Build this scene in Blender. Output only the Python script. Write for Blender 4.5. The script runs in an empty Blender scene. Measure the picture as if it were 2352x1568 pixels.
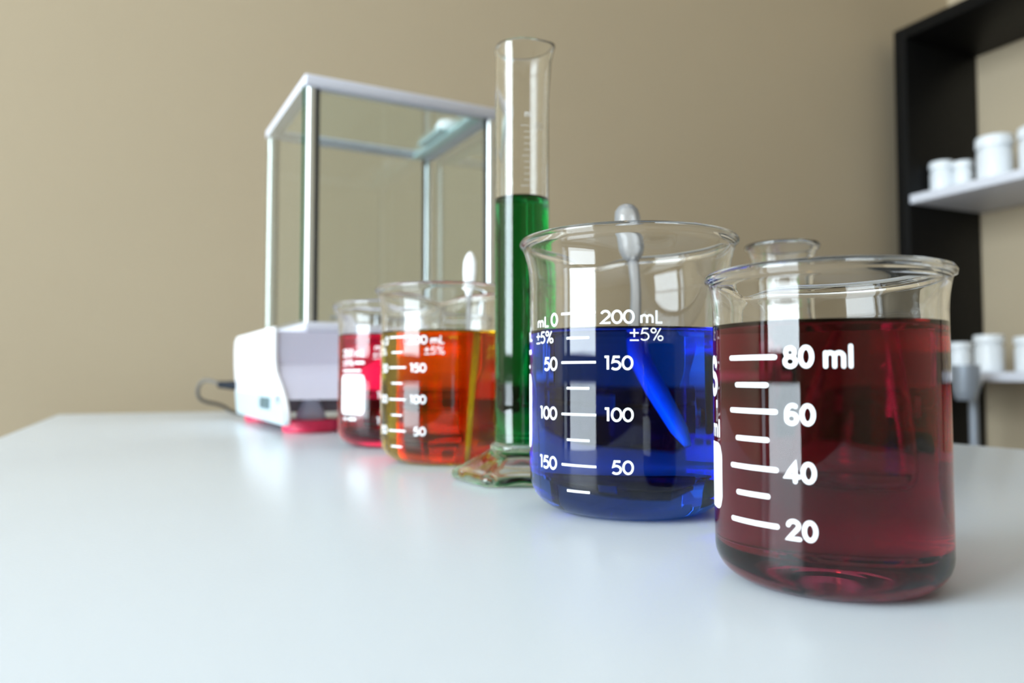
import bpy, bmesh, math, random
from mathutils import Vector, Matrix
PI = math.pi
R = math.radians
sc = bpy.context.scene
COL = sc.collection
T = 0.75            # height of the table top above the floor (m)
EYE = 0.046         # the camera looks just over the table top
RHO = R(25.0)       # the room and table are turned 25 degrees against the view

# ---------------------------------------------------------------- camera
cam_d = bpy.data.cameras.new('camera')
cam_d.sensor_fit = 'HORIZONTAL'
cam_d.sensor_width = 36.0
cam_d.lens = 1750.0 / 2352.0 * 36.0
cam_d.clip_start = 0.005
cam_d.clip_end = 50
cam_d.dof.use_dof = True
cam_d.dof.focus_distance = 0.204
cam_d.dof.aperture_fstop = 12.0
cam = bpy.data.objects.new('camera', cam_d)
COL.objects.link(cam)
cam.location = (0, 0, T + EYE)
cam.rotation_euler = (PI / 2 + math.atan(78.0 / 1750.0), 0, 0)
sc.camera = cam

sc.view_settings.view_transform = 'Standard'
sc.view_settings.look = 'None'
sc.view_settings.gamma = 1.0
sc.view_settings.use_curve_mapping = False
sc.view_settings.exposure = 0.10
sc.cycles.max_bounces = 28
sc.cycles.transmission_bounces = 24
sc.cycles.glossy_bounces = 12
sc.cycles.diffuse_bounces = 5
sc.cycles.transparent_max_bounces = 24
sc.cycles.caustics_refractive = True
sc.cycles.caustics_reflective = True
sc.cycles.blur_glossy = 0.3
sc.cycles.sample_clamp_indirect = 6.0

w = bpy.data.worlds.new('world')
sc.world = w
w.use_nodes = True
w.node_tree.nodes['Background'].inputs['Color'].default_value = (0.72, 0.84, 1.0, 1)
w.node_tree.nodes['Background'].inputs['Strength'].default_value = 1.0


def uv(u, v, z=0.0):
    """room coordinates (along the back wall, towards the back wall, above the table) -> world"""
    return Vector((u * math.cos(RHO) - v * math.sin(RHO), u * math.sin(RHO) + v * math.cos(RHO), T + z))


U_L, U_R, V_B, V_F = -2.30, 1.66, 1.15, -3.2     # inner faces of the four walls
Z_C = 1.95                                       # ceiling above the table
WIN = [(-0.745, 0.745, -0.55, 1.72, 17.0), (0.875, 1.13, -0.55, 1.72, 3.6)]   # v0, v1, z0, z1, radiance


def window_light(name, v0, v1, z0, z1, rad, color=(0.82, 0.93, 1.0)):
    ld = bpy.data.lights.new(name, 'AREA')
    ld.shape = 'RECTANGLE'
    ld.size = v1 - v0
    ld.size_y = z1 - z0
    ld.color = color
    ld.energy = rad * PI * (v1 - v0) * (z1 - z0)
    o = bpy.data.objects.new(name, ld)
    COL.objects.link(o)
    o.location = uv(U_L - 0.10, (v0 + v1) / 2, (z0 + z1) / 2)
    # local -Z shines along +u ; local X along v ; local Y up
    zx = -Vector((math.cos(RHO), math.sin(RHO), 0))
    y = Vector((0, 0, 1))
    x = y.cross(zx)
    o.rotation_euler = Matrix((x, y, zx)).transposed().to_euler()
    return o


for i, (v0, v1, z0, z1, rad) in enumerate(WIN):
    window_light('daylight_sky', v0, v1, 0.07, z1, rad)               # sky above the window rail
    window_light('daylight_ground', v0, v1, z0, 0.07, rad * 0.55)     # dimmer ground outside below it

# ---------------------------------------------------------------- materials


def new_mat(name):
    m = bpy.data.materials.new(name)
    m.use_nodes = True
    nt = m.node_tree
    for n in list(nt.nodes):
        nt.nodes.remove(n)
    return m, nt, nt.nodes.new('ShaderNodeOutputMaterial')


def principled(name, color, rough=0.5, metallic=0.0, spec=0.5, bump=0.0, bump_scale=200.0, vary=0.0, vary_scale=3.0, coat=0.0):
    m, nt, out = new_mat(name)
    b = nt.nodes.new('ShaderNodeBsdfPrincipled')
    b.inputs['Base Color'].default_value = (*color, 1)
    b.inputs['Roughness'].default_value = rough
    b.inputs['Metallic'].default_value = metallic
    b.inputs['Specular IOR Level'].default_value = spec
    b.inputs['Coat Weight'].default_value = coat
    tc = nt.nodes.new('ShaderNodeTexCoord')
    if vary > 0:
        n = nt.nodes.new('ShaderNodeTexNoise')
        n.inputs['Scale'].default_value = vary_scale
        n.inputs['Detail'].default_value = 4
        mx = nt.nodes.new('ShaderNodeMixRGB')
        mx.inputs[1].default_value = (*[c * (1 - vary) for c in color], 1)
        mx.inputs[2].default_value = (*[min(1, c * (1 + vary)) for c in color], 1)
        nt.links.new(tc.outputs['Object'], n.inputs['Vector'])
        nt.links.new(n.outputs['Fac'], mx.inputs[0])
        nt.links.new(mx.outputs[0], b.inputs['Base Color'])
    if bump > 0:
        n = nt.nodes.new('ShaderNodeTexNoise')
        n.inputs['Scale'].default_value = bump_scale
        n.inputs['Detail'].default_value = 3
        bp = nt.nodes.new('ShaderNodeBump')
        bp.inputs['Strength'].default_value = bump
        bp.inputs['Distance'].default_value = 0.0005
        nt.links.new(tc.outputs['Object'], n.inputs['Vector'])
        nt.links.new(n.outputs['Fac'], bp.inputs['Height'])
        nt.links.new(bp.outputs['Normal'], b.inputs['Normal'])
    nt.links.new(b.outputs[0], out.inputs['Surface'])
    return m


def glass(name, ior=1.5, tint=(1, 1, 1), rough=0.0, sigma=None):
    m, nt, out = new_mat(name)
    g = nt.nodes.new('ShaderNodeBsdfGlass')
    g.inputs['Color'].default_value = (*tint, 1)
    g.inputs['Roughness'].default_value = rough
    g.inputs['IOR'].default_value = ior
    nt.links.new(g.outputs[0], out.inputs['Surface'])
    if sigma:
        absorb(nt, out, sigma)
    return m


def absorb(nt, out, sigma):
    """volume absorption with coefficients sigma (1/m) per channel"""
    d = max(sigma)
    a = nt.nodes.new('ShaderNodeVolumeAbsorption')
    a.inputs['Density'].default_value = d
    a.inputs['Color'].default_value = (*[1 - s / d for s in sigma], 1)
    nt.links.new(a.outputs[0], out.inputs['Volume'])


GLASS = glass('borosilicate_glass', 1.50, (0.998, 1.0, 0.998))
GLASS_FOOT = glass('thick_glass', 1.50, (1, 1, 0.995), sigma=(3, 1.0, 4))
PANE = glass('pane_glass', 1.5, (1, 1, 1), sigma=(26, 6, 8))
PRINT = principled('white_enamel_print', (0.93, 0.95, 0.97), 0.45)


def liquid_mats(name, sigma):
    """the liquid against the glass wall (relative index) and against the air"""
    a = glass(name + '_in_glass', 1.335 / 1.50, sigma=sigma)
    b = glass(name + '_surface', 1.335, sigma=sigma)
    return a, b


WALL = principled('beige_wall_paint', (0.455, 0.374, 0.259), 0.75, spec=0.25, bump=0.15, bump_scale=300, vary=0.03, vary_scale=2.0)
CEIL = principled('white_ceiling_paint', (0.78, 0.77, 0.74), 0.85, spec=0.2, vary=0.02)
FLOORM = principled('dark_wood_floor', (0.065, 0.045, 0.033), 0.4, vary=0.25, vary_scale=4)
TABLEM = principled('off_white_laminate', (0.610, 0.665, 0.725), 0.26, spec=0.5, bump=0.05, bump_scale=900, vary=0.012, vary_scale=14)
BLACKM = principled('black_wood_board', (0.004, 0.004, 0.004), 0.5, spec=0.15, vary=0.2, vary_scale=10)
SHELFM = principled('white_shelf_board', (0.70, 0.72, 0.80), 0.45, vary=0.02)
JARM = principled('white_jar_plastic', (0.80, 0.84, 0.88), 0.35, vary=0.02)
LIDM = principled('white_lid_plastic', (0.84, 0.88, 0.92), 0.3, vary=0.02)
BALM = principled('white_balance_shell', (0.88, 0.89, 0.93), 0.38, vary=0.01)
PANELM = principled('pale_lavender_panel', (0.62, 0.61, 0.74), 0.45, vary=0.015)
FRAMEM = principled('pale_grey_frame_plastic', (0.64, 0.65, 0.73), 0.4, vary=0.02)
POSTM = principled('brushed_aluminium_post', (0.88, 0.93, 0.93), 0.28, metallic=0.8, vary=0.02, vary_scale=30)
DARKM = principled('dark_grey_gasket', (0.05, 0.05, 0.052), 0.5)
UNDERM = principled('grey_metal_underside', (0.30, 0.30, 0.33), 0.4, metallic=0.5, vary=0.05)
FOOTM = principled('light_plastic_foot', (0.66, 0.72, 0.80), 0.35)
REDM = principled('red_rubber_disc', (0.90, 0.035, 0.12), 0.45, vary=0.04, vary_scale=30)
CABLEM = principled('grey_cable_sheath', (0.13, 0.12, 0.105), 0.5)
PLUGM = principled('black_plug_plastic', (0.008, 0.012, 0.020), 0.6, spec=0.2)
STEELM = principled('steel_pan', (0.7, 0.7, 0.72), 0.25, metallic=1.0)
SPOONM = principled('glossy_white_plastic', (0.92, 0.93, 0.95), 0.25, vary=0.01)
STANDM = principled('grey_painted_metal', (0.30, 0.34, 0.40), 0.4, metallic=0.3, vary=0.03)
WOODW = principled('white_window_frame', (0.72, 0.72, 0.70), 0.4)
PORTM = principled('slate_port_plastic', (0.09, 0.15, 0.17), 0.4)

# translucent plastic of the dropper
DROPM, nt, out = new_mat('translucent_plastic')
_a = nt.nodes.new('ShaderNodeBsdfTransparent'); _a.inputs['Color'].default_value = (0.97, 0.98, 1, 1)
_b = nt.nodes.new('ShaderNodeBsdfTranslucent'); _b.inputs['Color'].default_value = (0.93, 0.94, 0.97, 1)
_c = nt.nodes.new('ShaderNodeBsdfDiffuse'); _c.inputs['Color'].default_value = (0.93, 0.94, 0.97, 1)
_g = nt.nodes.new('ShaderNodeBsdfGlossy'); _g.inputs['Roughness'].default_value = 0.05
_fr = nt.nodes.new('ShaderNodeFresnel'); _fr.inputs['IOR'].default_value = 1.5
_m1 = nt.nodes.new('ShaderNodeMixShader'); _m1.inputs[0].default_value = 0.45
_m2 = nt.nodes.new('ShaderNodeMixShader'); _m2.inputs[0].default_value = 0.42
_m3 = nt.nodes.new('ShaderNodeMixShader')
nt.links.new(_b.outputs[0], _m1.inputs[1]); nt.links.new(_c.outputs[0], _m1.inputs[2])
nt.links.new(_a.outputs[0], _m2.inputs[1]); nt.links.new(_m1.outputs[0], _m2.inputs[2])
nt.links.new(_fr.outputs[0], _m3.inputs[0]); nt.links.new(_m2.outputs[0], _m3.inputs[1]); nt.links.new(_g.outputs[0], _m3.inputs[2])
nt.links.new(_m3.outputs[0], out.inputs['Surface'])

# ---------------------------------------------------------------- mesh helpers


def obj(name, bm, mats, parent=None, smooth=False, auto=None):
    me = bpy.data.meshes.new(name)
    bm.to_mesh(me)
    bm.free()
    for m in (mats if isinstance(mats, (list, tuple)) else [mats]):
        me.materials.append(m)
    if smooth:
        for p in me.polygons:
            p.use_smooth = True
    if auto is not None:
        me.set_sharp_from_angle(angle=R(auto))
    o = bpy.data.objects.new(name, me)
    COL.objects.link(o)
    if parent is not None:
        o.parent = parent
    return o


def thing(name, label, cat, loc=(0, 0, 0), rotz=0.0, group=None):
    o = bpy.data.objects.new(name, None)
    o.empty_display_size = 0.02
    COL.objects.link(o)
    o.location = loc
    o.rotation_euler = (0, 0, rotz)
    o['label'] = label
    o['category'] = cat
    if group:
        o['group'] = group
    return o


def structure(o, label=None):
    o['kind'] = 'structure'
    return o


def add_box(bm, x0, x1, y0, y1, z0, z1, bevel=0.0, seg=2, mat=0):
    vs = [bm.verts.new((x, y, z)) for x in (x0, x1) for y in (y0, y1) for z in (z0, z1)]
    fs = [(0, 1, 3, 2), (4, 6, 7, 5), (0, 4, 5, 1), (2, 3, 7, 6), (0, 2, 6, 4), (1, 5, 7, 3)]
    faces = [bm.faces.new([vs[i] for i in f]) for f in fs]
    for f in faces:
        f.material_index = mat
    if bevel > 0:
        es = list({e for f in faces for e in f.edges})
        bmesh.ops.bevel(bm, geom=es, offset=bevel, segments=seg, profile=0.5, affect='EDGES')
    return faces


def box_obj(name, dims, mat, parent=None, bevel=0.0, seg=2):
    bm = bmesh.new()
    add_box(bm, *dims, bevel=bevel, seg=seg)
    return obj(name, bm, mat, parent, smooth=bevel > 0, auto=40 if bevel > 0 else None)


def add_lathe(bm, prof, n=64, cap0=True, cap1=True, mod=None, mats=None, flip=False):
    """prof: list of (r, z); r==0 gives a pole.  mod(a, r, z)->(r, z, da)"""
    rings = []
    for (r, z) in prof:
        if r <= 1e-9:
            rings.append([bm.verts.new((0, 0, z))])
        else:
            ring = []
            for k in range(n):
                a = 2 * PI * k / n
                rr, zz = (r, z) if mod is None else mod(a, r, z)
                ring.append(bm.verts.new((rr * math.cos(a), rr * math.sin(a), zz)))
            rings.append(ring)
    for i in range(len(rings) - 1):
        A, B = rings[i], rings[i + 1]
        mi = 0 if mats is None else mats[i]
        for k in range(n):
            k2 = (k + 1) % n
            if len(A) == 1 and len(B) == 1:
                continue
            if len(A) == 1:
                vs = [A[0], B[k2], B[k]]
            elif len(B) == 1:
                vs = [A[k], A[k2], B[0]]
            else:
                vs = [A[k], A[k2], B[k2], B[k]]
            if flip:
                vs = vs[::-1]
            f = bm.faces.new(vs)
            f.material_index = mi
    return rings


def add_tube(bm, pts, rad, n=12, cap=True):
    """tube along points; rad a number or list"""
    pts = [Vector(p) for p in pts]
    rads = rad if isinstance(rad, (list, tuple)) else [rad] * len(pts)
    rings = []
    up = None
    for i, p in enumerate(pts):
        if i == 0:
            t = pts[1] - pts[0]
        elif i == len(pts) - 1:
            t = pts[-1] - pts[-2]
        else:
            t = pts[i + 1] - pts[i - 1]
        t.normalize()
        if up is None:
            up = Vector((0, 0, 1)) if abs(t.z) < 0.9 else Vector((1, 0, 0))
        s = t.cross(up).normalized()
        up = s.cross(t).normalized()
        rings.append([bm.verts.new(p + (s * math.cos(2 * PI * k / n) + up * math.sin(2 * PI * k / n)) * max(rads[i], 1e-5)) for k in range(n)])
    for i in range(len(rings) - 1):
        for k in range(n):
            k2 = (k + 1) % n
            bm.faces.new([rings[i][k], rings[i][k2], rings[i + 1][k2], rings[i + 1][k]][::-1])
    if cap:
        bm.faces.new(rings[0])
        bm.faces.new(rings[-1][::-1])
    bmesh.ops.recalc_face_normals(bm, faces=bm.faces)


def smooth_path(pts, sub=8):
    P = [Vector(p) for p in pts]
    P = [P[0] * 2 - P[1]] + P + [P[-1] * 2 - P[-2]]
    res = []
    for i in range(1, len(P) - 2):
        for k in range(sub):
            t = k / sub
            a, b, c, d = P[i - 1], P[i], P[i + 1], P[i + 2]
            res.append(0.5 * ((2 * b) + (c - a) * t + (2 * a - 5 * b + 4 * c - d) * t * t + (3 * b - 3 * c + d - a) * t ** 3))
    res.append(P[-2])
    return res


def add_prism(bm, poly, z0, z1, plane='xy'):
    """extrude a polygon; plane 'xy' -> along z, 'yz' -> poly is (y,z) and extruded along x"""
    def P(a, b, c):
        return (a, b, c) if plane == 'xy' else (c, a, b)
    lo = [bm.verts.new(P(a, b, z0)) for a, b in poly]
    hi = [bm.verts.new(P(a, b, z1)) for a, b in poly]
    n = len(poly)
    fs = [bm.faces.new(lo[::-1]), bm.faces.new(hi)]
    for i in range(n):
        j = (i + 1) % n
        fs.append(bm.faces.new([lo[i], lo[j], hi[j], hi[i]]))
    bmesh.ops.recalc_face_normals(bm, faces=fs)
    return fs


# ---------------------------------------------------------------- stroke lettering on glass
def arc(cx, cy, rx, ry, a0, a1, n=14):
    return [(cx + rx * math.cos(R(a0 + (a1 - a0) * i / n)), cy + ry * math.sin(R(a0 + (a1 - a0) * i / n))) for i in range(n + 1)]


# every glyph: (advance width, [polylines]) with cap height 1
GEO = {   # round geometric figures (thin style)
    '0': (0.62, [arc(0.31, 0.5, 0.25, 0.44, 0, 360, 30)]),
    '1': (0.36, [[(0.02, 0.94), (0.20, 0.94), (0.20, 0.03)]]),
    '2': (0.60, [arc(0.29, 0.68, 0.22, 0.26, 165, -30) + [(0.06, 0.07), (0.56, 0.07)]]),
    '5': (0.58, [[(0.48, 0.93), (0.17, 0.93), (0.10, 0.56)] + arc(0.25, 0.33, 0.25, 0.28, 118, -140, 20)]),
    'm': (0.78, [[(0.07, 0.03), (0.07, 0.60)], arc(0.22, 0.40, 0.15, 0.20, 180, 0) + [(0.37, 0.03)], arc(0.52, 0.40, 0.15, 0.20, 180, 0) + [(0.67, 0.03)]]),
    'L': (0.44, [[(0.10, 0.96), (0.10, 0.06), (0.42, 0.06)]]),
    '+': (0.62, [[(0.05, 0.60), (0.55, 0.60)], [(0.30, 0.92), (0.30, 0.28)], [(0.05, 0.04), (0.55, 0.04)]]),   # plus-minus
    '%': (0.78, [arc(0.20, 0.78, 0.14, 0.17, 0, 360, 20), arc(0.60, 0.20, 0.14, 0.17, 0, 360, 20), [(0.62, 0.96), (0.20, 0.02)]]),
    ' ': (0.28, []),
}
GRO = {   # heavier grotesque figures
    '0': (0.60, [arc(0.28, 0.5, 0.20, 0.415, 0, 360, 30)]),
    '1': (0.40, [[(0.05, 0.75), (0.22, 0.92), (0.22, 0.07)]]),
    '2': (0.58, [arc(0.27, 0.70, 0.19, 0.21, 175, -35) + [(0.09, 0.08), (0.49, 0.08)]]),
    '4': (0.58, [[(0.38, 0.07), (0.38, 0.92), (0.06, 0.29), (0.52, 0.29)]]),
    '6': (0.58, [arc(0.28, 0.31, 0.19, 0.225, 0, 360, 26), arc(0.32, 0.50, 0.23, 0.42, 188, 62, 14)]),
    '8': (0.58, [arc(0.28, 0.70, 0.165, 0.20, 0, 360, 22), arc(0.28, 0.29, 0.20, 0.22, 0, 360, 24)]),
    'm': (0.86, [[(0.10, 0.07), (0.10, 0.66)], arc(0.255, 0.48, 0.155, 0.18, 180, 0) + [(0.41, 0.07)], arc(0.565, 0.48, 0.155, 0.18, 180, 0) + [(0.72, 0.07)]]),
    'l': (0.24, [[(0.11, 0.94), (0.11, 0.07)]]),
    'S': (0.60, [arc(0.29, 0.71, 0.19, 0.20, 20, 270, 16) + arc(0.29, 0.29, 0.21, 0.22, 90, -160, 16)]),
    ' ': (0.26, []),
}


class Print:
    """flat enamel print wrapped round a cylinder of radius r"""
    def __init__(self, r, lift=0.00004):
        self.bm = bmesh.new()
        self.r = r
        self.rl = r + lift

    def pt(self, s, z):
        a = s / self.r
        return self.bm.verts.new((self.rl * math.cos(a), self.rl * math.sin(a), z))

    def stroke(self, pts, wd, round_cap=True):
        # densify
        P = [pts[0]]
        for a, b in zip(pts, pts[1:]):
            L = math.hypot(b[0] - a[0], b[1] - a[1])
            k = max(1, int(L / (self.r * 0.06)))
            for i in range(1, k + 1):
                P.append((a[0] + (b[0] - a[0]) * i / k, a[1] + (b[1] - a[1]) * i / k))
        closed = math.hypot(P[0][0] - P[-1][0], P[0][1] - P[-1][1]) < 1e-7
        h = wd / 2
        n = len(P)
        L, Rr = [], []
        for i in range(n):
            if closed:
                p0, p1 = P[(i - 1) % (n - 1)] if i > 0 else P[n - 2], P[(i + 1) % (n - 1)] if i < n - 1 else P[1]
            else:
                p0, p1 = P[max(i - 1, 0)], P[min(i + 1, n - 1)]
            # mitre
            q = P[i]
            d0 = (q[0] - p0[0], q[1] - p0[1]); d1 = (p1[0] - q[0], p1[1] - q[1])
            l0 = math.hypot(*d0); l1 = math.hypot(*d1)
            if l0 < 1e-9: d0, l0 = d1, l1
            if l1 < 1e-9: d1, l1 = d0, l0
            n0 = (-d0[1] / l0, d0[0] / l0); n1 = (-d1[1] / l1, d1[0] / l1)
            mx, my = n0[0] + n1[0], n0[1] + n1[1]
            ml = math.hypot(mx, my)
            if ml < 1e-6: mx, my, ml = n0[0], n0[1], 1
            mx, my = mx / ml, my / ml
            k = min(1 / max(mx * n0[0] + my * n0[1], 0.35), 2.0)
            L.append(self.pt(q[0] + mx * h * k, q[1] + my * h * k))
            Rr.append(self.pt(q[0] - mx * h * k, q[1] - my * h * k))
        for i in range(n - 1):
            self.bm.faces.new([L[i], Rr[i], Rr[i + 1], L[i + 1]])
        if round_cap and not closed:
            for q in (P[0], P[-1]):
                ring = [self.pt(q[0] + h * math.cos(2 * PI * k / 12), q[1] + h * math.sin(2 * PI * k / 12)) for k in range(12)]
                self.bm.faces.new(ring)

    def text(self, txt, s0, z0, height, wd, font, width=None, align='left', cap=True):
        adv = sum(font[c][0] for c in txt)
        sx = height if width is None else width / adv
        tot = adv * sx
        s = s0 if align == 'left' else (s0 - tot)
        for c in txt:
            a, lines = font[c]
            for ln in lines:
                self.stroke([(s + x * sx, z0 + y * height) for x, y in ln], wd, cap)
            s += a * sx

    def rrect(self, s0, s1, z0, z1, rad):
        pts = []
        for cx, cz, a0 in ((s1 - rad, z1 - rad, 0), (s0 + rad, z1 - rad, 90), (s0 + rad, z0 + rad, 180), (s1 - rad, z0 + rad, 270)):
            for k in range(7):
                a = R(a0 + 90 * k / 6)
                pts.append((cx + rad * math.cos(a), cz + rad * math.sin(a)))
        # build in vertical columns so the patch follows the curve
        N = 24
        cols = []
        for i in range(N + 1):
            s = s0 + (s1 - s0) * i / N
            d = min(s - s0, s1 - s)
            e = 0 if d >= rad else rad - math.sqrt(max(rad * rad - (rad - d) ** 2, 0))
            cols.append((self.pt(s, z0 + e), self.pt(s, z1 - e)))
        for a, b in zip(cols, cols[1:]):
            self.bm.faces.new([a[0], b[0], b[1], a[1]])

    def done(self, name, parent):
        return obj(name, self.bm, PRINT, parent, smooth=True)


# ================================================================ the room
def room_empty_xf(o, u=0, v=0, z=0):
    o.location = uv(u, v, z)
    o.rotation_euler = (0, 0, RHO)
    return o


def room_box(name, u0, u1, v0, v1, z0, z1, mat, parent=None, bevel=0.0):
    o = box_obj(name, (u0, u1, v0, v1, z0, z1), mat, parent, bevel)
    if parent is None:
        room_empty_xf(o)
    return o


structure(room_box('floor', U_L - 0.2, U_R + 0.2, V_F - 0.2, V_B + 0.2, -T - 0.1, -T, FLOORM))
structure(room_box('ceiling', U_L - 0.2, U_R + 0.2, V_F - 0.2, V_B + 0.2, Z_C, Z_C + 0.1, CEIL))
structure(room_box('wall_back', U_L - 0.2, U_R + 0.2, V_B, V_B + 0.15, -T, Z_C, WALL))
structure(room_box('wall_right', U_R, U_R + 0.15, V_F, V_B, -T, Z_C, WALL))
structure(room_box('wall_front', U_L - 0.2, U_R + 0.2, V_F - 0.15, V_F, -T, Z_C, WALL))
bm = bmesh.new()
z0, z1 = WIN[0][2], WIN[0][3]
add_box(bm, U_L - 0.15, U_L, V_F, V_B, -T, z0)
add_box(bm, U_L - 0.15, U_L, V_F, V_B, z1, Z_C)
edges = [V_F, WIN[0][0], WIN[0][1], WIN[1][0], WIN[1][1], V_B]
for a, b in ((edges[0], edges[1]), (edges[2], edges[3]), (edges[4], edges[5])):
    add_box(bm, U_L - 0.15, U_L, a, b, z0, z1)
structure(room_empty_xf(obj('wall_left', bm, WALL)))
for i, (v0, v1, z0, z1, rad) in enumerate(WIN):
    f = bpy.data.objects.new('window_%d' % (i + 1), None)
    COL.objects.link(f)
    room_empty_xf(f)
    f['kind'] = 'structure'
    t = 0.035
    bm = bmesh.new()
    add_box(bm, U_L - 0.08, U_L - 0.03, v0, v0 + t, z0, z1)
    add_box(bm, U_L - 0.08, U_L - 0.03, v1 - t, v1, z0, z1)
    add_box(bm, U_L - 0.08, U_L - 0.03, v0, v1, z0, z0 + t)
    add_box(bm, U_L - 0.08, U_L - 0.03, v0, v1, z1 - t, z1)
    obj('window_frame', bm, WOODW, f)
    box_obj('rail', (U_L - 0.075, U_L - 0.035, v0, v1, 0.018, 0.125), WOODW, f)
    box_obj('sill', (U_L - 0.08, U_L + 0.04, v0 - 0.03, v1 + 0.03, z0 - 0.03, z0), WOODW, f, 0.004)
for nm, d in (('baseboard_back', (U_L, U_R, V_B - 0.015, V_B, -T, -T + 0.08)),
              ('baseboard_right', (U_R - 0.015, U_R, V_F, V_B - 0.015, -T, -T + 0.08)),
              ('baseboard_left', (U_L, U_L + 0.015, V_F, V_B - 0.015, -T, -T + 0.08))):
    structure(room_box(nm, *d, WOODW))

# ---------------------------------------------------------------- the table
tb = thing('table', 'white laminate table with a smooth glossy top carrying all the glassware', 'table', uv(0, 0, -T), RHO)
TU0, TU1, TV0, TV1 = -0.105, 0.491, -0.24, 1.046
bm = bmesh.new()
add_box(bm, TU0, TU1, TV0, TV1, T - 0.025, T, bevel=0.0012, seg=2)
obj('tabletop', bm, TABLEM, tb, smooth=True, auto=40)
box_obj('apron', (TU0 + 0.04, TU1 - 0.04, TV0 + 0.04, TV1 - 0.04, T - 0.085, T - 0.0251), WOODW, tb, 0.002)
for a in (TU0 + 0.035, TU1 - 0.075):
    for b in (TV0 + 0.035, TV1 - 0.075):
        box_obj('leg', (a, a + 0.04, b, b + 0.04, 0, T - 0.0251), WOODW, tb, 0.003)

# ---------------------------------------------------------------- black shelving unit on the right wall
SU0, SU1 = 1.425, 1.655       # front and back of the unit
SV1, SV0 = 1.112, -0.10       # its ends along the wall
sh = thing('shelving_unit', 'tall open shelving unit with black frame and white boards against the wall', 'shelf', uv(0, 0, -T), RHO)
TOPZ = 0.782
bt = 0.028
box_obj('side_panel', (SU0, SU1, SV1 - bt, SV1, 0, T + TOPZ + 0.003), BLACKM, sh, 0.001)
box_obj('side_panel', (SU0, SU1, SV0, SV0 + bt, 0, T + TOPZ + 0.003), BLACKM, sh, 0.001)
box_obj('top_panel', (SU0, SU1, SV0 + bt, SV1 - bt, T + TOPZ - 0.022, T + TOPZ + 0.003), BLACKM, sh, 0.001)
for z in (0.4245, 0.053, -0.32, -0.66):
    box_obj('shelf_board', (SU0 + 0.002, SU1, SV0 + bt, SV1 - bt, T + z - 0.0185, T + z), SHELFM, sh, 0.0015)


def ray_at_u(xpx, u):
    """table-plane point on the sight line through image column xpx that lies at room coordinate u"""
    d = Vector(((xpx - 1176) / 1750.0, 1.0))
    k = u / (d.x * math.cos(RHO) + d.y * math.sin(RHO))
    return d.x * k, d.y * k


def jar(x, y, z, r, h, label, rot, squat=False):
    t = thing('pill_jar', label, 'jar', (x, y, z), rot, 'white screw-lid jars on the shelving unit')
    bm = bmesh.new()
    hb = h * 0.72
    add_lathe(bm, [(0, 0.0), (r * 0.88, 0.0), (r * 0.96, 0.002), (r * 0.97, hb - 0.006), (r * 0.93, hb - 0.002), (r * 0.86, hb), (r * 0.86, hb + 0.004), (0, hb + 0.004)], 40)
    obj('jar_body', bm, JARM, t, smooth=True, auto=35)
    bm = bmesh.new()

    def ribs(a, rr, zz):
        return (rr * (1 + 0.012 * (1 if int(a / (2 * PI) * 80) % 2 else -1)), zz) if rr > r * 0.97 else (rr, zz)
    add_lathe(bm, [(0, hb + 0.0045), (r * 0.99, hb + 0.0045), (r, hb + 0.006), (r, h - 0.003), (r * 0.96, h - 0.0006), (r * 0.8, h), (0, h)], 80, mod=ribs)
    obj('screw_lid', bm, LIDM, t, smooth=True, auto=35)
    return t


for (px, u, zt, r, h, lab) in (
        (2174, 1.492, 0.4245, 0.0235, 0.070, 'small white screw-lid jar standing leftmost on the upper white shelf'),
        (2223, 1.500, 0.4245, 0.0190, 0.062, 'smallest white jar on the upper shelf, squeezed right of the leftmost jar'),
        (2298, 1.500, 0.4245, 0.0330, 0.094, 'large white jar in the middle of the upper white shelf'),
        (2402, 1.500, 0.4245, 0.0340, 0.090, 'large white jar cut by the right picture edge on the upper shelf'),
        (2206, 1.520, 0.0530, 0.0230, 0.062, 'shaded white jar on the lower shelf, just right of the dark red beaker'),
        (2272, 1.490, 0.0530, 0.0265, 0.073, 'white jar with a wide lid in the middle of the visible lower shelf'),
        (2368, 1.500, 0.0530, 0.0270, 0.067, 'white jar cut by the right picture edge on the lower shelf')):
    x, y = ray_at_u(px, u)
    jar(x, y, T + zt, r, h, lab, 0.3)

# grey stand in front of the shelving unit, half hidden behind the red beaker
x, y = ray_at_u(2233, 1.395)
st = thing('floor_stand', 'grey metal stand with a rounded head, between the dark red beaker and lower shelf', 'stand', (x, y, 0), RHO)
bm = bmesh.new(); add_lathe(bm, [(0, 0), (0.12, 0), (0.12, 0.012), (0.02, 0.03), (0, 0.03)], 40); obj('stand_base', bm, STANDM, st, smooth=True, auto=35)
bm = bmesh.new(); add_tube(bm, [(0, 0, 0.025), (0, 0, T + 0.035)], 0.0082, 20); obj('pole', bm, STANDM, st, smooth=True, auto=35)
bm = bmesh.new(); add_lathe(bm, [(0, T + 0.022), (0.013, T + 0.024), (0.017, T + 0.036), (0.013, T + 0.049), (0, T + 0.052)], 24); o = obj('knuckle', bm, JARM, st, smooth=True)
bm = bmesh.new()
add_lathe(bm, [(0, 0.001), (0.016, 0.002), (0.019, 0.008), (0.023, 0.022), (0.024, 0.066), (0.022, 0.066), (0.021, 0.03), (0, 0.008)], 36)
bmesh.ops.translate(bm, vec=(-0.050, -0.020, T - 0.001), verts=bm.verts)
obj('rounded_head', bm, STANDM, st, smooth=True, auto=50)

# ================================================================ the balance
BA = Vector((-0.1766, 0.660))
BTH = R(28.37)
bal = thing('laboratory_balance', 'white analytical balance with a tall glass draft shield at the back of the table', 'balance', (BA.x, BA.y, T), BTH)
BW, BD = 0.176, 0.1634
ZB, ZT = 0.0925, 0.2983
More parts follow.
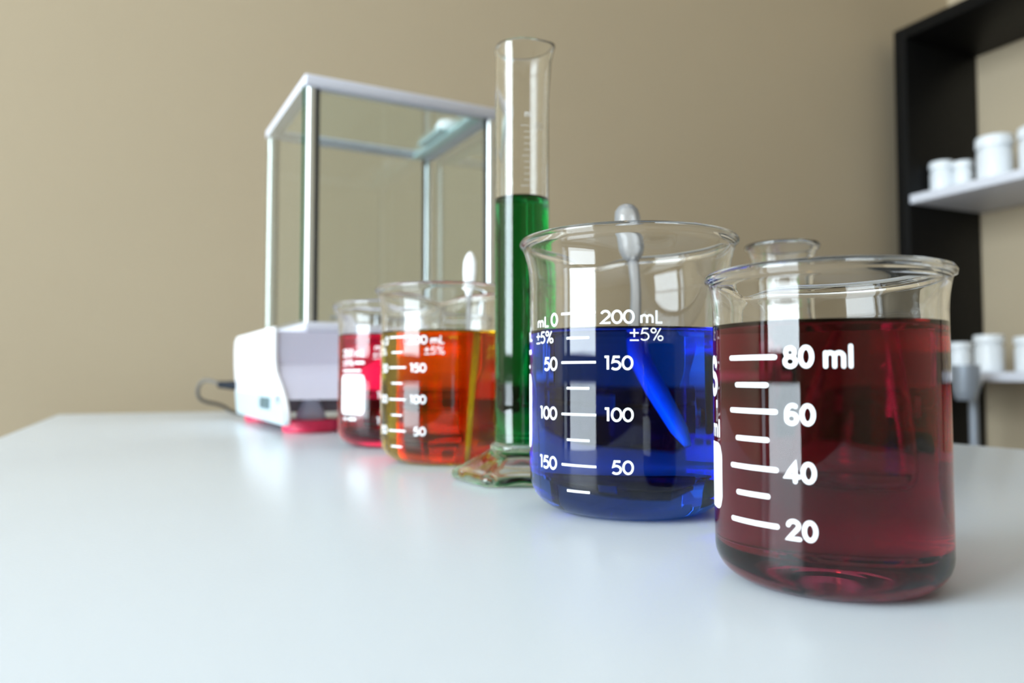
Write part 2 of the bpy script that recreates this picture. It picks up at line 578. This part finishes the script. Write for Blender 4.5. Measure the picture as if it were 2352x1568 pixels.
# local frame: x right along the front, y to the back, z up ; origin under the front left post
# shell: side profile (y, z)
prof_side = [(-0.066, 0.007), (-0.0715, 0.011), (-0.0700, 0.018), (-0.0610, 0.028), (-0.0490, 0.036), (-0.0350, 0.0430), (-0.0245, 0.0490), (-0.0200, 0.056), (-0.0190, 0.066), (-0.0190, 0.083), (-0.0170, 0.0865),
             (0.176, 0.0865), (0.187, 0.082), (0.190, 0.072), (0.188, 0.055), (0.176, 0.030), (0.166, 0.012), (0.158, 0.007)]
for s, x0 in (('l', -0.033), ('r', BW + 0.0295)):
    bm = bmesh.new()
    add_prism(bm, prof_side, x0, x0 + 0.0035, 'yz')
    bmesh.ops.bevel(bm, geom=[e for e in bm.edges], offset=0.0012, segments=2, profile=0.5, affect='EDGES', clamp_overlap=True)
    obj('side_cheek', bm, BALM, bal, smooth=True, auto=35)
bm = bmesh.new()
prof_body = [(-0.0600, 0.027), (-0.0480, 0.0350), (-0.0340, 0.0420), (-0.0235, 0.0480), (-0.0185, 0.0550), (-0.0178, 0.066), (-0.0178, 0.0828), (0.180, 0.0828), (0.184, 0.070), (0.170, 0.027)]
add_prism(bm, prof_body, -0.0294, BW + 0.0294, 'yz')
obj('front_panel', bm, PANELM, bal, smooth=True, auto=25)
box_obj('underside_tray', (-0.020, BW + 0.020, -0.012, 0.160, 0.015, 0.0268), UNDERM, bal, 0.001)
# raised plinth under the draft shield
bm = bmesh.new(); add_box(bm, -0.005, BW + 0.005, -0.006, BD + 0.005, 0.0829, ZB, bevel=0.003, seg=3); obj('plinth', bm, FRAMEM, bal, smooth=True, auto=35)
# ports in the left cheek
o = box_obj('port', (-0.0346, -0.0325, -0.011, 0.033, 0.0175, 0.0275), PORTM, bal, 0.001)
bm = bmesh.new(); add_tube(bm, [(-0.0345, -0.044, 0.0275), (-0.0325, -0.044, 0.0275)], 0.0035, 20); obj('bubble_level', bm, UNDERM, bal, smooth=True, auto=40)
AQUA = principled('pale_aqua_strip', (0.50, 0.62, 0.68), 0.4)  # pale aqua strip laid over the lower edge of the left cheek
bm = bmesh.new(); add_prism(bm, [(-0.0655, 0.0075), (-0.0708, 0.011), (-0.0695, 0.0175), (-0.0600, 0.0275), (-0.0560, 0.0300), (0.174, 0.0300), (0.164, 0.012), (0.1575, 0.0075)], -0.0337, -0.0331, 'yz'); obj('lower_cheek_strip', bm, AQUA, bal)
# levelling feet
for (fx, fy) in ((-0.004, -0.0315 + 0.0035), (BW + 0.002, -0.028), (-0.006, 0.142), (BW + 0.004, 0.142)):
    bm = bmesh.new()
    bmm = Matrix.Translation((fx, fy, 0))
    add_lathe(bm, [(0, 0.0002), (0.0215, 0.0002), (0.0225, 0.0015), (0.0225, 0.0088), (0.0215, 0.0100), (0.012, 0.0100), (0, 0.0100)], 48)
    bm.transform(bmm)
    lf = obj('levelling_disc', bm, REDM, bal, smooth=True, auto=35)
    bm = bmesh.new()
    add_lathe(bm, [(0, 0.0101), (0.0125, 0.0101), (0.0115, 0.015), (0.0085, 0.021), (0.006, 0.0265), (0, 0.0265)], 32)
    bm.transform(bmm)
    obj('foot_cone', bm, FOOTM, lf, smooth=True, auto=40)
# display head on the front right
bm = bmesh.new()
add_prism(bm, [(-0.052, 0.0335), (-0.085, 0.036), (-0.083, 0.048), (-0.0181, 0.074), (-0.0181, 0.056), (-0.024, 0.0485), (-0.035, 0.0425)], 0.060, BW - 0.005, 'yz')
bmesh.ops.bevel(bm, geom=[e for e in bm.edges], offset=0.002, segments=2, affect='EDGES')
dh = obj('display_head', bm, BALM, bal, smooth=True, auto=35)
# draft shield posts
bw = 0.0055
for (px, py) in ((0, 0), (BW, 0), (0, BD), (BW, BD)):
    bm = bmesh.new()
    add_tube(bm, [(px, py, ZB), (px, py, ZT)], bw * 0.75, 24)
    p = obj('corner_post', bm, POSTM, bal, smooth=True, auto=35)
    sx = 1 if px == 0 else -1
    sy = 1 if py == 0 else -1
    a, b = sorted((px + sx * bw * 0.75, px + sx * (bw * 0.75 + 0.0028)))
    c, d = sorted((py - 0.0025, py + 0.0025))
    box_obj('post_gasket', (a, b, c, d, ZB, ZT), DARKM, p)
# top frame bars
ft = 0.0105
fw = 0.0075
for nm, d in (('front', (-fw, BW + fw, -fw, fw)), ('back', (-fw, BW + fw, BD - fw, BD + fw)),
              ('left', (-fw, fw, fw, BD - fw)), ('right', (BW - fw, BW + fw, fw, BD - fw))):
    bm = bmesh.new()
    add_box(bm, *d, ZT, ZT + ft, bevel=0.0026, seg=3)
    obj('top_frame_bar', bm, FRAMEM, bal, smooth=True, auto=35)
# glass panes
g = 0.0022
box_obj('front_pane', (bw + 0.002, BW - bw - 0.002, -g / 2, g / 2, ZB + 0.0005, ZT - 0.0005), PANE, bal)
box_obj('back_pane', (bw + 0.002, BW - bw - 0.002, BD - g / 2, BD + g / 2, ZB + 0.0005, ZT - 0.0005), PANE, bal)
box_obj('side_door_pane', (-bw - 0.0005 - g, -bw - 0.0005, -0.004, BD - 0.006, ZB + 0.0005, ZT - 0.0005), PANE, bal)
box_obj('side_door_pane', (BW + bw + 0.0005, BW + bw + 0.0005 + g, 0.006, BD - 0.004, ZB + 0.0005, ZT - 0.0005), PANE, bal)
box_obj('lid_pane', (fw + 0.0003, BW - fw - 0.0003, fw + 0.0003, BD - fw - 0.0003, ZT + 0.004, ZT + 0.0065), PANE, bal)
# lid slide with its knob on the right bar
TEAL = glass('teal_glass_edge', 1.5, (0.72, 0.93, 0.90), 0.15)
SL = principled('aqua_slide_plastic', (0.64, 0.84, 0.86), 0.25, vary=0.03)
sl = box_obj('lid_slide', (BW - 0.021, BW - 0.009, 0.004, BD - 0.004, ZT - 0.0015, ZT + 0.0036), SL, bal, 0.001)
bm = bmesh.new(); add_box(bm, BW - 0.032, BW - 0.0205, 0.055, 0.115, ZT + 0.0005, ZT + 0.0038, bevel=0.0012); obj('grip_plate', bm, SL, sl, smooth=True, auto=35)
bm = bmesh.new()
add_lathe(bm, [(0, -0.006), (0.0085, -0.006), (0.0105, -0.003), (0.0108, 0.002), (0.0085, 0.006), (0.004, 0.0075), (0, 0.0078)], 32)
bmesh.ops.scale(bm, vec=(1.25, 1.25, 1.35), verts=bm.verts)
bmesh.ops.translate(bm, vec=(BW - 0.012, BD * 0.47, ZT + 0.0125), verts=bm.verts)
obj('lid_knob', bm, BALM, sl, smooth=True)
# weighing pan and its support
bm = bmesh.new(); add_lathe(bm, [(0, 0), (0.045, 0), (0.047, 0.0008), (0.047, 0.002), (0.045, 0.0024), (0, 0.0024)], 48)
bmesh.ops.translate(bm, vec=(BW / 2, BD / 2, 0.103), verts=bm.verts); pan = obj('weighing_pan', bm, STEELM, bal, smooth=True, auto=35)
bm = bmesh.new(); add_tube(bm, [(BW / 2, BD / 2, ZB), (BW / 2, BD / 2, 0.103)], 0.006, 20); obj('pan_stem', bm, STEELM, pan, smooth=True, auto=35)


def px(xp, yp, depth):
    """world point seen at pixel (xp, yp) of the 2352x1568 photograph at the given distance along y"""
    p = math.atan(78 / 1750.0)
    a = (xp - 1176) / 1750.0
    b = (784 - yp) / 1750.0
    d = Vector((a, math.cos(p) - b * math.sin(p), math.sin(p) + b * math.cos(p)))
    k = depth / d.y
    return Vector((d.x * k, d.y * k, T + EYE + d.z * k))


# power cable
cb = thing('power_cable', 'thin grey power cable with a black plug, looping behind the balance', 'cable', (px(545, 885, 0.80)))
inv = Vector(cb.location)
pts = [px(508, 884, 0.803), px(490, 876, 0.81), px(472, 873, 0.815), px(459, 882, 0.82), px(454, 898, 0.825), px(458, 914, 0.832), px(474, 923, 0.84),
       px(495, 927, 0.85), px(515, 934, 0.865), px(532, 943, 0.885), px(560, 952, 0.885)]
pts[-2].z = T + 0.0045
pts[-1].z = T + 0.0022
pts.append(pts[-1] + Vector((0.05, 0.012, 0)))
bm = bmesh.new(); add_tube(bm, [p - inv for p in smooth_path(pts, 6)], 0.0020, 10); obj('cord', bm, CABLEM, cb, smooth=True)
bm = bmesh.new()
a, b = px(502, 883, 0.803) - inv, px(556, 886, 0.80) - inv
add_tube(bm, [a.lerp(b, t) for t in (0, 0.02, 0.35, 0.42, 0.9, 1)], [0.002, 0.0036, 0.0040, 0.0044, 0.0052, 0.0052], 16); obj('plug', bm, PLUGM, cb, smooth=True, auto=50)

# ================================================================ glassware


def spout_mod(az, z_s, z_t, push, drop, width=0.24):
    def f(a, r, z):
        if z <= z_s or r < 0.01:
            return r, z
        d = (a - az + PI) % (2 * PI) - PI
        gss = math.exp(-(d / width) ** 2)
        k = (z - z_s) / (z_t - z_s)
        k = max(0, min(1.1, k))
        return r + push * gss * k * k, z - drop * gss * k * k
    return f


def corner(r, rad, z0, n=8, inner=False):
    """quarter round from (r-rad, z0) to (r, z0+rad)"""
    return [(r - rad + rad * math.sin(R(90 * i / n)), z0 + rad - rad * math.cos(R(90 * i / n))) for i in range(n + 1)]


def beaker(loc, label, r, H, r_rim, z_flare, rad, wall, level, mats, spout_az, liquid_label, group=None, push=0.0045, drop=0.0035):
    t = thing('beaker', label, 'beaker', (loc[0], loc[1], T + 0.0002), 0, group)
    ri = r - wall
    mod = spout_mod(spout_az, z_flare + 0.002, H, push, drop)
    # outer profile, bottom centre -> rim
    P = [(0, 0.0009), (r * 0.45, 0.0007), (r - rad - 0.004, 0.0002)] + corner(r, rad, 0.0)
    P += [(r, rad + (z_flare - rad) * k / 6) for k in range(1, 7)]
    hf = H - z_flare
    for k in range(1, 9):
        q = k / 8
        P.append((r + (r_rim - 0.0008 - r) * q ** 2.2, z_flare + (hf - 0.0022) * q))
    # rolled bead
    cr, cz, b = r_rim - 0.0013, H - 0.0013, 0.0014
    for a in (-25, 10, 50, 90, 130, 165):
        P.append((cr + b * math.cos(R(a)), cz + b * math.sin(R(a))))
    # inner wall down to the liquid
    for k in range(8, 0, -1):
        q = k / 8
        P.append((ri + (r_rim - 0.0008 - r) * q ** 2.2 - 0.0002 * q, z_flare + (hf - 0.0028) * q))
    P.append((ri, z_flare))
    lv = level
    P.append((ri, (lv + z_flare) / 2) if lv < z_flare else (ri, z_flare - 0.0001))
    P.append((ri, lv + 0.0010))
    bm = bmesh.new()
    add_lathe(bm, P, 144, mod=mod)
    body = obj('glass_body', bm, GLASS, t, smooth=True)
    # liquid: fills the inside, touches the glass exactly
    zb = 0.0018
    Q = [(0, zb + 0.0006), (ri * 0.5, zb + 0.0004)] + corner(ri, rad - wall * 0.6, zb)
    nside = len(Q) + 3
    Q += [(ri, rad + (lv - rad) * k / 4) for k in range(1, 4)] + [(ri, lv + 0.0010)]
    m_idx = [0] * (len(Q) - 1)
    Q.insert(-1, (ri, lv + 0.0004)); m_idx.append(0)
    top = [(ri - 0.0003, lv + 0.00055), (ri - 0.0008, lv + 0.0002), (ri - 0.0016, lv + 0.00004), (ri - 0.003, lv), (ri * 0.5, lv), (0, lv)]
    m_idx += [1] * len(top)
    bm = bmesh.new()
    add_lathe(bm, Q + top, 144, mats=m_idx)
    lq = obj('liquid', bm, list(mats), t, smooth=True, auto=32)
    lq['label'] = liquid_label
    return t


def print_250(t, r, az):
    """white double scale and label patch of the 250 millilitre beakers; az = azimuth of the scale's centre line"""
    pr = Print(r)
    d = r * R(1)
    z = {'200': 0.0654, '175': 0.0576, '150': 0.0499, '125': 0.0418, '100': 0.0336, '75': 0.0256, '50': 0.0177, '25': 0.0097}
    for k, zz in z.items():
        lng = k in ('200', '150', '100', '50')
        hw = (10.45 if lng else 6.85) * d
        pr.stroke([(-hw, zz), (hw, zz)], 0.00075, False)
    wd = 0.00072
    pr.text('200 mL', 12.9 * d, 0.0617, 0.0042, wd, GEO, width=32.0 * d, cap=False)
    pr.text('+5%', 27.6 * d, 0.0564, 0.0040, 0.00045, GEO, width=17.6 * d, cap=False)
    pr.text('150', 14.9 * d, 0.0475, 0.0043, wd, GEO, width=14.8 * d, cap=False)
    pr.text('100', 14.9 * d, 0.0317, 0.0042, wd, GEO, width=14.8 * d, cap=False)
    pr.text('50', 18.4 * d, 0.0157, 0.0042, wd, GEO, width=11.2 * d, cap=False)
    pr.text('0', -18.6 * d, 0.0616, 0.0043, wd, GEO, width=5.5 * d, cap=False)
    pr.text('mL', -32.6 * d, 0.0616, 0.0036, 0.0006, GEO, width=12.0 * d, cap=False)
    pr.text('+5%', -34.6 * d, 0.0563, 0.0040, 0.00045, GEO, width=18 * d, cap=False)
    pr.text('50', -24.9 * d, 0.0474, 0.0043, wd, GEO, width=11.4 * d, cap=False)
    pr.text('100', -29.4 * d, 0.0316, 0.0041, wd, GEO, width=15.6 * d, cap=False)
    pr.text('150', -29.8 * d, 0.0157, 0.0041, wd, GEO, width=15.8 * d, cap=False)
    o = pr.done('printed_scale', t)
    o.rotation_euler = (0, 0, az)
    pr = Print(r)
    pr.rrect(-78.5 * d, -43.4 * d, 0.0212, 0.0463, 0.0030)
    # blurred small lines of print above and below the patch
    pr.text('250 mL', -76 * d, 0.0575, 0.0048, 0.0008, GEO, width=33 * d)
    pr.text('+5%', -76 * d, 0.0520, 0.0036, 0.0006, GEO, width=18 * d)
    pr.stroke([(-56 * d, 0.0538), (-44 * d, 0.0538)], 0.0016, False)
    pr.stroke([(-76 * d, 0.0488), (-48 * d, 0.0488)], 0.0012, False)
    pr.stroke([(-74 * d, 0.0185), (-68 * d, 0.0185)], 0.0015, False)
    pr.stroke([(-65 * d, 0.0185), (-54 * d, 0.0185)], 0.0018, False)
    o = pr.done('writing_patch', t)
    o['label'] = 'solid white enamel writing patch with small print'
    o.rotation_euler = (0, 0, az)


def base_az(loc):
    return math.atan2(-loc[1], -loc[0])


BLUE = liquid_mats('blue_liquid', (120, 42, 3))
RED = liquid_mats('dark_red_liquid', (38, 150, 95))
YEL = liquid_mats('yellow_liquid', (2.5, 7, 130))
CRI = liquid_mats('crimson_liquid', (5, 75, 48))
GRN = liquid_mats('green_liquid', (340, 66, 150))

L_RED = (0.072, 0.175)
L_BLUE = (0.0407, 0.267)
L_YEL = (-0.0365, 0.416)
L_CRI = (-0.0805, 0.508)
L_CYL = (0.0045, 0.339)
L_FLK = (0.1246, 0.3495)

# dark red 100 ml beaker, nearest
t = beaker(L_RED, 'nearest and rightmost glass beaker, filled with dark red liquid, marked 80 ml', 0.025, 0.0695, 0.0268, 0.0590, 0.0075, 0.0012, 0.0563,
           RED, R(113), 'dark red liquid', push=0.0035, drop=0.0028)
pr = Print(0.025)
d = 0.025 * R(1)
for zz in (0.0496, 0.0383, 0.0264, 0.0149):
    pr.stroke([(-13.6 * d, zz), (13.6 * d, zz)], 0.00105)
for zz in (0.0438, 0.0324, 0.0208):
    pr.stroke([(-9.2 * d, zz), (9.2 * d, zz)], 0.00105)
wd = 0.00088
pr.text('80 ml', 17.6 * d, 0.0473, 0.0046, wd, GRO, width=31.2 * d)
pr.text('60', 17.8 * d, 0.0357, 0.0044, wd, GRO, width=14.6 * d)
pr.text('40', 17.8 * d, 0.0241, 0.0043, wd, GRO, width=14.6 * d)
pr.text('20', 18.0 * d, 0.0126, 0.0042, wd, GRO, width=14.6 * d)
az = base_az(L_RED) + R(-36.5)
o = pr.done('printed_scale', t)
o.rotation_euler = (0, 0, az)
pr = Print(0.025)
pr.rrect(-72 * d, -24.5 * d, 0.0157, 0.0306, 0.0028)
pr.text('100 ml', -66 * d, 0.0318, 0.0040, 0.0007, GRO, width=40 * d)
pr.stroke([(-32.5 * d, 0.0393), (-30.5 * d, 0.0393)], 0.0018, False)
pr.text('S', -45 * d, 0.0412, 0.0092, 0.0018, GRO, width=16 * d)
o = pr.done('writing_patch', t)
o['label'] = 'solid white enamel writing patch with large print above'
o.rotation_euler = (0, 0, az)

# blue beaker
t = beaker(L_BLUE, 'glass beaker of deep blue liquid between the green cylinder and the dark red beaker', 0.0345, 0.0930, 0.0379, 0.0760, 0.0125, 0.0013, 0.0600,
           BLUE, R(103), 'deep blue liquid')
print_250(t, 0.0345, base_az(L_BLUE) + R(-27.1))
# yellow beaker
t = beaker(L_YEL, 'glass beaker of yellow-orange liquid, directly left of the green cylinder', 0.0345, 0.0930, 0.0379, 0.0760, 0.0125, 0.0013, 0.0680,
           YEL, R(98), 'bright yellow liquid')
print_250(t, 0.0345, base_az(L_YEL) + R(-45.6))
# crimson beaker
t = beaker(L_CRI, 'crimson-filled beaker with a white patch, leftmost of the beakers, beside the balance', 0.0345, 0.0930, 0.0379, 0.0760, 0.0125, 0.0013, 0.0712,
           CRI, R(163), 'crimson liquid')
print_250(t, 0.0345, base_az(L_CRI) + R(15.2))

# small orange-red beaker standing behind the yellow one, seen only through its liquid
ORA = liquid_mats('orange_red_liquid', (2, 42, 110))
t = beaker((-0.0398, 0.568), 'small beaker of orange-red liquid, hidden behind the yellow beaker and seen through it', 0.0295, 0.0900, 0.0315, 0.0775, 0.0090, 0.0012, 0.0765,
           ORA, R(160), 'orange-red liquid', push=0.0035, drop=0.0028)

# ---------------------------------------------------------------- measuring cylinder
cy = thing('measuring_cylinder', 'tall narrow glass measuring cylinder, two thirds full of green liquid', 'cylinder', (L_CYL[0], L_CYL[1], T + 0.0002))
r, H = 0.0121, 0.1935
lv = 0.1238


def cyl_mod(a, rr, z):
    if z > 0.172 and rr > 0.005:     # pouring lip towards the right
        d_ = (a - R(-8) + PI) % (2 * PI) - PI
        k = max(0, (z - 0.174) / (H - 0.174))
        gs = math.exp(-(d_ / 0.5) ** 2)
        return rr + 0.0028 * gs * k ** 1.6, z + 0.0008 * gs * k
    return rr, z


P = [(r + 0.0012, 0.0145), (r, 0.017)] + [(r, 0.017 + (0.186 - 0.017) * k / 10) for k in range(1, 11)]
P += [(r + 0.0001, H - 0.003), (r + 0.0004, H - 0.001), (r + 0.0001, H), (r - 0.0006, H), (r - 0.0010, H - 0.001), (r - 0.0012, H - 0.004), (r - 0.0013, 0.186), (r - 0.0013, 0.155), (r - 0.0013, lv + 0.0008)]
N = 96


def foot_mod(a, rr, z):
    # hexagon with rounded corners near the table, circle at the neck
    k = max(0.0, min(1.0, (0.0125 - z) / 0.009))
    k = k * k * (3 - 2 * k)
    aa = (a - R(0) + PI / 6) % (PI / 3) - PI / 6
    hexr = math.cos(PI / 6) / math.cos((aa + PI / 6) % (PI / 3) - PI / 6) if True else 1
    hexr = math.cos(PI / 6) / math.cos(((a) % (PI / 3)) - PI / 6)
    hexr = min(hexr, 0.975)
    if rr < 0.013:
        return rr, z
    return rr * (1 - k) + rr * hexr * k, z


def cm(a, rr, z):
    return cyl_mod(a, rr, z) if z > 0.02 else foot_mod(a, rr, z)


FT = [(0, 0.0098), (0.007, 0.0096), (0.011, 0.0088), (0.0150, 0.0070), (0.0190, 0.0050), (0.0235, 0.0030), (0.0265, 0.0012), (0.0275, 0.0002), (0.0300, 0.0002), (0.0318, 0.0012), (0.0322, 0.0030), (0.0316, 0.0044), (0.0298, 0.0056),
      (0.0268, 0.0068), (0.0230, 0.0086), (0.0195, 0.0104), (0.0168, 0.0120), (0.0150, 0.0131), (0.0142, 0.0138), (0.0142, 0.0150), (0.0136, 0.0158), (0.0125, 0.0164)]
bm = bmesh.new()
add_lathe(bm, FT + P[1:], 120, mod=cm)
obj('glass_body', bm, GLASS_FOOT, cy, smooth=True)
ri = r - 0.0013
Q = [(0, 0.0128), (ri * 0.6, 0.0130)] + corner(ri, 0.003, 0.0135) + [(ri, 0.05), (ri, 0.09), (ri, lv), (ri, lv + 0.0008)]
mi = [0] * (len(Q) - 1)
top = [(ri - 0.0003, lv + 0.0004), (ri - 0.001, lv + 0.0001), (ri - 0.002, lv), (0, lv)]
bm = bmesh.new(); add_lathe(bm, Q + top, 96, mats=mi + [1] * 4); o = obj('liquid', bm, list(GRN), cy, smooth=True, auto=32); o['label'] = 'dark green liquid'
FAINT = principled('faint_white_print', (0.80, 0.81, 0.78), 0.5)
pr = Print(r, 0.00003)
for k in range(1, 51):
    if k < 40:
        continue
    zz = 0.022 + 0.00265 * k
    hw = 0.0030 if k % 10 == 0 else (0.0024 if k % 5 == 0 else 0.0016)
    pr.stroke([(-hw, zz), (hw, zz)], 0.00016, False)
for k, s in ((5, '50'),):
    pr.text(s, 0.0034, 0.022 + 0.0265 * k - 0.0012, 0.0032, 0.0003, GEO)
pr.text('mL', -0.0014, 0.0218 + 0.0265 * 5 + 0.004, 0.0032, 0.0003, GEO)
me = pr.done('printed_scale', cy)
me.data.materials.clear(); me.data.materials.append(FAINT)
me.rotation_euler = (0, 0, base_az(L_CYL) + R(12))

# ---------------------------------------------------------------- conical flask behind
fl = thing('conical_flask', 'empty clear conical flask, its rim showing above and behind the dark red beaker', 'flask', (L_FLK[0], L_FLK[1], T + 0.0002))
P = [(0, 0.0010), (0.02, 0.0006), (0.0255, 0.0002)] + corner(0.0325, 0.007, 0.0)
P += [(0.0318, 0.014), (0.0262, 0.032), (0.0205, 0.050), (0.0160, 0.064), (0.0140, 0.071), (0.0133, 0.076), (0.0131, 0.082), (0.0131, 0.094), (0.0136, 0.099), (0.0148, 0.1025)]
P += [(0.0163, 0.1040), (0.0167, 0.1052), (0.0160, 0.1060), (0.0150, 0.1056), (0.0138, 0.1036), (0.0125, 0.1000), (0.0119, 0.094), (0.0119, 0.082), (0.0121, 0.0765), (0.0128, 0.0708)]
P += [(0.0148, 0.0637), (0.0192, 0.0500), (0.0249, 0.0320), (0.0304, 0.0142)] + [(a, b) for a, b in corner(0.0312, 0.006, 0.0016)][::-1] + [(0.02, 0.0020), (0, 0.0022)]
bm = bmesh.new(); add_lathe(bm, P, 96); obj('glass_body', bm, GLASS, fl, smooth=True)
pr = Print(0.0131)
pr.bm.free()

# ---------------------------------------------------------------- dropper in the blue beaker
dr = thing('dropper', 'translucent plastic dropper leaning in the blue beaker, its bulb above the back rim', 'dropper', (0.0555, 0.2625, T + 0.0225))
org = Vector(dr.location)


def swept(name, pts, prof, mat, n=26):
    """tube along a curved path; prof = [(fraction of length, radius)]"""
    path = smooth_path(pts, 10)
    cum = [0.0]
    for p, q in zip(path, path[1:]):
        cum.append(cum[-1] + (q - p).length)
    rad = []
    for c in cum:
        f = c / cum[-1]
        for (f0, r0), (f1, r1) in zip(prof, prof[1:]):
            if f <= f1 + 1e-9:
                rad.append(r0 + (r1 - r0) * (f - f0) / (f1 - f0))
                break
    bm = bmesh.new()
    add_tube(bm, [p - org for p in path], rad, n)
    return obj(name, bm, mat, dr, smooth=True)


Z = lambda x, y, z: Vector((x, y, T + z))
swept('bulb', [Z(0.0452, 0.3005, 0.1140), Z(0.0457, 0.2995, 0.1080), Z(0.0464, 0.2980, 0.1000), Z(0.0474, 0.2958, 0.0905)],
      [(0, 0.0002), (0.01, 0.0016), (0.05, 0.0034), (0.12, 0.0046), (0.25, 0.0051), (0.82, 0.0050), (0.93, 0.0038), (0.97, 0.0028), (1, 0.0022)], DROPM)
swept('stem', [Z(0.0474, 0.2958, 0.0904), Z(0.0476, 0.2915, 0.0780), Z(0.0462, 0.2860, 0.0660), Z(0.0450, 0.2825, 0.0590)],
      [(0, 0.0022), (0.3, 0.0020), (1, 0.0024)], DROPM)
swept('tip', [Z(0.0450, 0.2825, 0.0589), Z(0.0456, 0.2780, 0.0510), Z(0.0492, 0.2710, 0.0390), Z(0.0555, 0.2625, 0.0225)],
      [(0, 0.0024), (0.15, 0.0028), (0.5, 0.0029), (0.85, 0.0024), (1, 0.0010)], SPOONM)

# ---------------------------------------------------------------- white stirring spoon in the yellow beaker
a = Vector((-0.0243, 0.4415, T + 0.1180))
b = Vector((-0.0245, 0.3985, T + 0.0045))
sp = thing('stirring_spoon', 'white plastic stirring spoon standing in the yellow beaker', 'spoon', b)
ax = a - b
L = ax.length
axn = ax.normalized()
side = Vector((1, 0, 0))
side = (side - axn * side.dot(axn)).normalized()
nrm = axn.cross(side)


def flat_rod(prof, n=20):
    bm = bmesh.new()
    rings = []
    for (z, wx, wy) in prof:
        rings.append([bm.verts.new(axn * z + side * wx * math.cos(2 * PI * k / n) + nrm * wy * math.sin(2 * PI * k / n)) for k in range(n)])
    for A, B in zip(rings, rings[1:]):
        for k in range(n):
            bm.faces.new([A[k], A[(k + 1) % n], B[(k + 1) % n], B[k]])
    bm.faces.new(rings[0][::-1]); bm.faces.new(rings[-1])
    bmesh.ops.recalc_face_normals(bm, faces=bm.faces)
    return bm


obj('spoon_head', flat_rod([(L - 0.030, 0.0016, 0.0012), (L - 0.026, 0.0023, 0.0012), (L - 0.020, 0.0033, 0.0012), (L - 0.013, 0.0038, 0.0012), (L - 0.007, 0.0036, 0.0011), (L - 0.003, 0.0026, 0.0010), (L - 0.0008, 0.0013, 0.0007), (L, 0.0003, 0.0002)]), SPOONM, sp, smooth=True)
obj('handle', flat_rod([(0, 0.0007, 0.0006), (0.001, 0.0012, 0.0008), (0.010, 0.0013, 0.0008), (L * 0.5, 0.0014, 0.0009), (L - 0.0302, 0.0016, 0.0012)]), DROPM, sp, smooth=True)

# ---------------------------------------------------------------- low black case behind the blue beaker
cs = thing('instrument_case', 'low black case lying behind the blue beaker, seen darkly through its liquid', 'case', (0.047, 0.492, T), RHO)
bm = bmesh.new(); add_box(bm, 0, 0.25, 0, 0.078, 0.0003, 0.026, bevel=0.003, seg=3); obj('case_body', bm, PLUGM, cs, smooth=True, auto=35)
bm = bmesh.new(); add_box(bm, 0, 0.25, 0, 0.078, 0.0268, 0.038, bevel=0.003, seg=3); obj('case_lid', bm, PLUGM, cs, smooth=True, auto=35)
for xx in (0.05, 0.20):
    box_obj('latch', (xx - 0.008, xx + 0.008, -0.002, 0.0002, 0.020, 0.033), UNDERM, cs, 0.0006)

# ---------------------------------------------------------------- warm ceiling spot (its glint shows on the rims)
EM, nt, out = new_mat('warm_bulb_glow')
e = nt.nodes.new('ShaderNodeEmission'); e.inputs['Color'].default_value = (1.0, 0.62, 0.22, 1); e.inputs['Strength'].default_value = 60
nt.links.new(e.outputs[0], out.inputs['Surface'])
cl = thing('ceiling_lamp', 'small warm ceiling spotlight above the table', 'lamp', uv(0.35, 0.55, Z_C - 0.06), 0)
bm = bmesh.new(); add_lathe(bm, [(0, 0.058), (0.045, 0.058), (0.05, 0.0), (0.046, 0.0), (0.041, 0.05), (0, 0.05)], 40); bmesh.ops.recalc_face_normals(bm, faces=bm.faces); obj('lamp_housing', bm, WOODW, cl, smooth=True, auto=35)
bm = bmesh.new(); add_lathe(bm, [(0, 0.004), (0.02, 0.006), (0.03, 0.018), (0.025, 0.035), (0, 0.045)], 32); bmesh.ops.recalc_face_normals(bm, faces=bm.faces); obj('bulb', bm, EM, cl, smooth=True)
